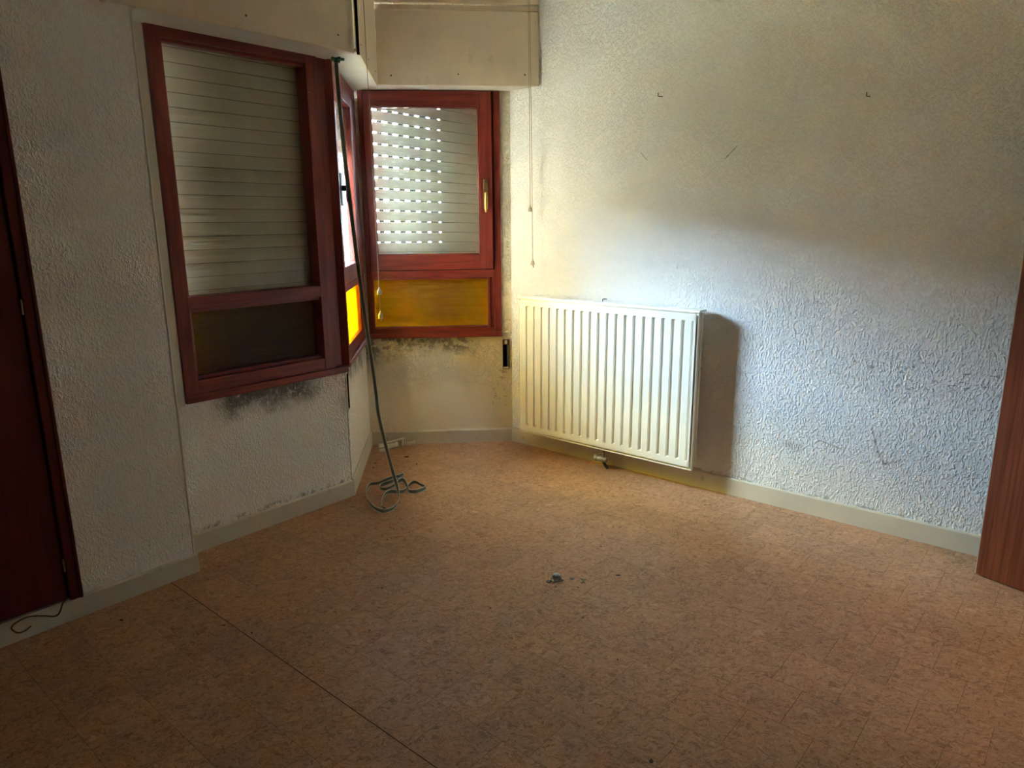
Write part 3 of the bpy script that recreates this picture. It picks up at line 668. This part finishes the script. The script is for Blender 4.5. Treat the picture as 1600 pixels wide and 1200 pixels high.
# ------------------------------------------------------------------ cable on the pier baseboard
cp = [(-.515,-.003,.100),(-.535,-.006,.086),(-.54,-.008,.076),(-.552,-.008,.052),(-.57,-.006,.047),(-.598,-.006,.063),(-.647,-.006,.083),(-.682,-.008,.081),(-.703,-.012,.073),(-.706,-.014,.061),(-.692,-.014,.041),(-.674,-.012,.036),(-.659,-.010,.039),(-.646,-.008,.045)]
tag(MB().tube(catmull(cp, 5), .0028, 8).build('cable', M_browncable, None, FP, 0, True), 'thin brown cable end curling over the baseboard below the closet', 'cable')

# ------------------------------------------------------------------ broken plastic pieces in the alcove corner
def along(p, q): return math.atan2(q[1]-p[1], q[0]-p[0])
pa, pb = (-.885, 4.515), (-.752, 4.650)
wc = tag(empty('winder_cover', Matrix.Translation((pa[0], pa[1], 0)) @ Matrix.Rotation(along(pa, pb), 4, 'Z')), 'broken cream plastic strap winder cover lying in the corner', 'plastic cover')
Lw = .205
mb = MB(); mb.box(0, Lw, .002, .006, .006, .052); mb.box(0, Lw, -.012, .006, .046, .054); mb.box(.02, Lw-.05, -.012, .006, 0, .007)
mb.build('back_plate', M_valve, wc, None, .002)  # darker colour paints the shade in the cover's recess
MB().box(0, Lw, -.015, .004, .047, .056).build('top_edge', M_plastic, wc, None, .002)
MB().box(.035, Lw-.065, -.016, -.004, .010, .040).build('inner_box', M_plastic, wc, None, .003)
MB().box(-.012, .026, -.014, .004, .030, .056).build('end_lug', M_plastic, wc, None, .004); MB().box(-.008, .030, -.016, .004, 0, .020).build('end_lug', M_plastic, wc, None, .004)
MB().box(Lw-.030, Lw-.018, -.014, .004, 0, .050).build('end_tab', M_plastic, wc, None, .002); MB().box(Lw-.010, Lw, -.014, .004, 0, .050).build('end_tab', M_plastic, wc, None, .002)
cl = tag(empty('plastic_clip', Matrix.Translation((-.728, 4.650, 0)) @ Matrix.Rotation(.12, 4, 'Z')), 'small cream plastic clip lying against the back baseboard', 'plastic clip')
MB().box(0, .055, -.008, .006, 0, .022).build('body', M_plastic, cl, None, .002); MB().box(.047, .060, -.010, .006, 0, .030).build('lug', M_plastic, cl, None, .002)

# ------------------------------------------------------------------ litter on the floor
def blob(r, h, n=9, seed=0, rings=4):
    q = random.Random(seed); pts = []; mb = MB(); jit = [q.uniform(.7, 1.2) for _ in range(n)]
    for i in range(rings+1):
        a = i/rings*math.pi/2
        pts += [(r*math.cos(a)*jit[k]*math.cos(2*math.pi*k/n), r*math.cos(a)*jit[k]*.8*math.sin(2*math.pi*k/n), h*math.sin(a)) for k in range(n)]
    fs = [(i*n+k, i*n+(k+1)%n, (i+1)*n+(k+1)%n, (i+1)*n+k) for i in range(rings) for k in range(n)] + [tuple(range(n-1,-1,-1)), tuple(range(rings*n, rings*n+n))]
    return mb.add(pts, fs)
ft = tag(empty('metal_fitting', Matrix.Translation((.182, 2.765, 0)) @ Matrix.Rotation(.3, 4, 'Z')), 'crushed shiny metal fitting lying on the middle of the floor', 'metal fitting')
blob(.030, .010, 11, 3).build('flange', M_metal, ft, None, 0, True)
d_ = MB().lathe([(.020,.004),(.0205,.012),(.018,.021),(.012,.027),(.004,.029)], (.004,.004,0), 'Z', 18); d_.build('dome', simple('polished_tin', (.42,.42,.41), .12, .5, 1, .5, 50), ft, None, 0, True)
blob(.012, .009, 7, 5).build('lug', M_metal, ft, Matrix.Translation((-.034, -.006, 0)), 0, True)
ic = MB(); ic.box(-.004, .004, -.012, .012, 0, .003); ic.box(-.011, .011, .010, .016, 0, .003); ic.box(-.010, .010, -.016, -.011, 0, .003)
tag(ic.build('plastic_scrap', M_chip, None, Matrix.Translation((.297, 2.752, 0)) @ Matrix.Rotation(-.15, 4, 'Z'), .001), 'grey green I shaped scrap right of the metal fitting', 'scrap')
tag(blob(.013, .003, 9, 11, 2).build('paint_flake', M_chip, None, Matrix.Translation((.250, 2.775, 0))), 'flat grey green flake between metal fitting and I shaped scrap', 'scrap')
CL = ['dark sliver right of the grey green I shaped scrap', 'lone dark speck between radiator and metal fitting', 'left speck of the close pair before the strap heap', 'right speck of the close pair before the strap heap', 'dark speck just below the close pair near the strap heap', 'tiny speck right of the close pair near the strap heap', 'dark speck on the floor left of the middle, below the strap heap', 'dark speck left of the middle, farther below the strap heap', 'dark speck on the lower left floor right of the wide seam', 'dark chip lying right beside the wide dark floor seam', 'dark chip at the left end of the wide dark floor seam', 'dark speck on the lower floor below the metal fitting', 'dark speck on the floor right below the I shaped scrap', 'largest dark crumb at the bottom edge of the picture', 'tiny speck on the floor well below the metal fitting', 'dark speck just in front of the metal fitting', 'faint dark speck left below the metal fitting', 'large dark chip before the broken plastic cover', 'dark chip behind the strap heap to its right', 'brown chip on the floor before the pier baseboard', 'dark speck on the floor below the radiator right end', 'dark speck on the lower right floor', 'upper dark speck beside the alcove side baseboard', 'lower dark speck beside the alcove side baseboard', 'dark speck just below the I shaped scrap']
cr = [(.453,2.802,.011),(.413,3.08,.006),(-.616,3.305,.006),(-.598,3.297,.006),(-.609,3.173,.007),(-.512,3.251,.005),(-.669,2.931,.006),(-.552,2.707,.006),(-.544,2.392,.006),(-.983,2.381,.008),(-1.108,2.434,.007),(.362,2.198,.005),(.490,2.435,.005),(.388,1.721,.009),(.268,2.469,.005),(.176,2.707,.006),(-.091,2.544,.005),(-.693,4.403,.016),(-.608,4.264,.013),(-1.521,2.476,.010),(.963,2.923,.005),(.778,2.241,.005),(-.872,4.283,.012),(-.870,4.20,.010),(.27,2.70,.007)]
for i, (x, y, r) in enumerate(cr):
    M = Matrix.Translation((x, y, 0)) @ Matrix.Rotation(i*1.3, 4, 'Z') @ Matrix.Diagonal((1, .5 if i % 3 == 0 else .8, 1, 1))
    tag(blob(r, r*.35, 7, i+20, 2).build('floor_crumb', M_crumb, None, M), CL[i], 'crumb', 'crumbs on the floor')

# ------------------------------------------------------------------ outside: yard, and unseen houses added to block sky and shape the daylight
M_yard = simple('pale_paving', (.45,.41,.27), .9, .2, 0, .25, .6)
tag(MB().box(-60, 40, -40, 60, -3.3, -3.2).build('yard_ground', M_yard), 'pale sunlit yard below the windows', 'ground', None, 'structure')

M_render = simple('brown_render', (.20,.17,.12), .9, .2, 0, .15, .8); M_tile = simple('roof_tile', (.36,.17,.09), .8, .2, 0, .3, 3)
def house(x, y, rot, y0, y1, h, label):
    nh_ = tag(empty('sky_block_house', Matrix.Translation((x, y, -3.2)) @ Matrix.Rotation(rot, 4, 'Z')), label, 'house')
    MB().box(-7, 0, y0, y1, 0, h).build('wall', M_render, nh_)
    MB().box(-7.3, .3, y0-.3, y1+.3, h, h+.16).build('roof_slab', M_tile, nh_)
    wz = 1.0
    while wz + 1.6 < h:
        wy = y0 + 1.0
        while wy + 1.4 < y1:
            wo = MB().box(-.02, .05, wy, wy+1.3, wz, wz+1.5).build('window', M_plastic, nh_); MB().box(.03, .06, wy+.08, wy+1.22, wz+.08, wz+1.42).build('glazing', M_iron, wo); wy += 3.6
        wz += 3.0
house(-5.6, 4.0, 0, -13, 0, 12.4, 'tall brown house added outside the side window to block daylight')
house(-13.5, 5.0, -.1, -9, 30, 7.2, 'low brown house added beyond the yard to block low sky')

# ------------------------------------------------------------------ added fill lamp in the unseen hallway, beyond the doorway
hl = tag(empty('fill_lamp', FR @ Matrix.Translation((4.3, -1.0, CEIL))), 'round fill lamp added in the unseen hallway', 'lamp')
MB().lathe([(.12,0),(.12,-.02),(.10,-.025)], (0,0,0), 'Z', 24).build('base', M_plastic, hl)
NL = NT('fill_lamp_globe'); NL.b.inputs['Emission Color'].default_value = (1,.86,.68,1); NL.b.inputs['Emission Strength'].default_value = 0.4
MB().lathe([(.10,-.025),(.12,-.05),(.10,-.085),(.05,-.105),(.01,-.11)], (0,0,0), 'Z', 24).build('globe', NL.fin((.9,.88,.82)), hl, None, 0, True)
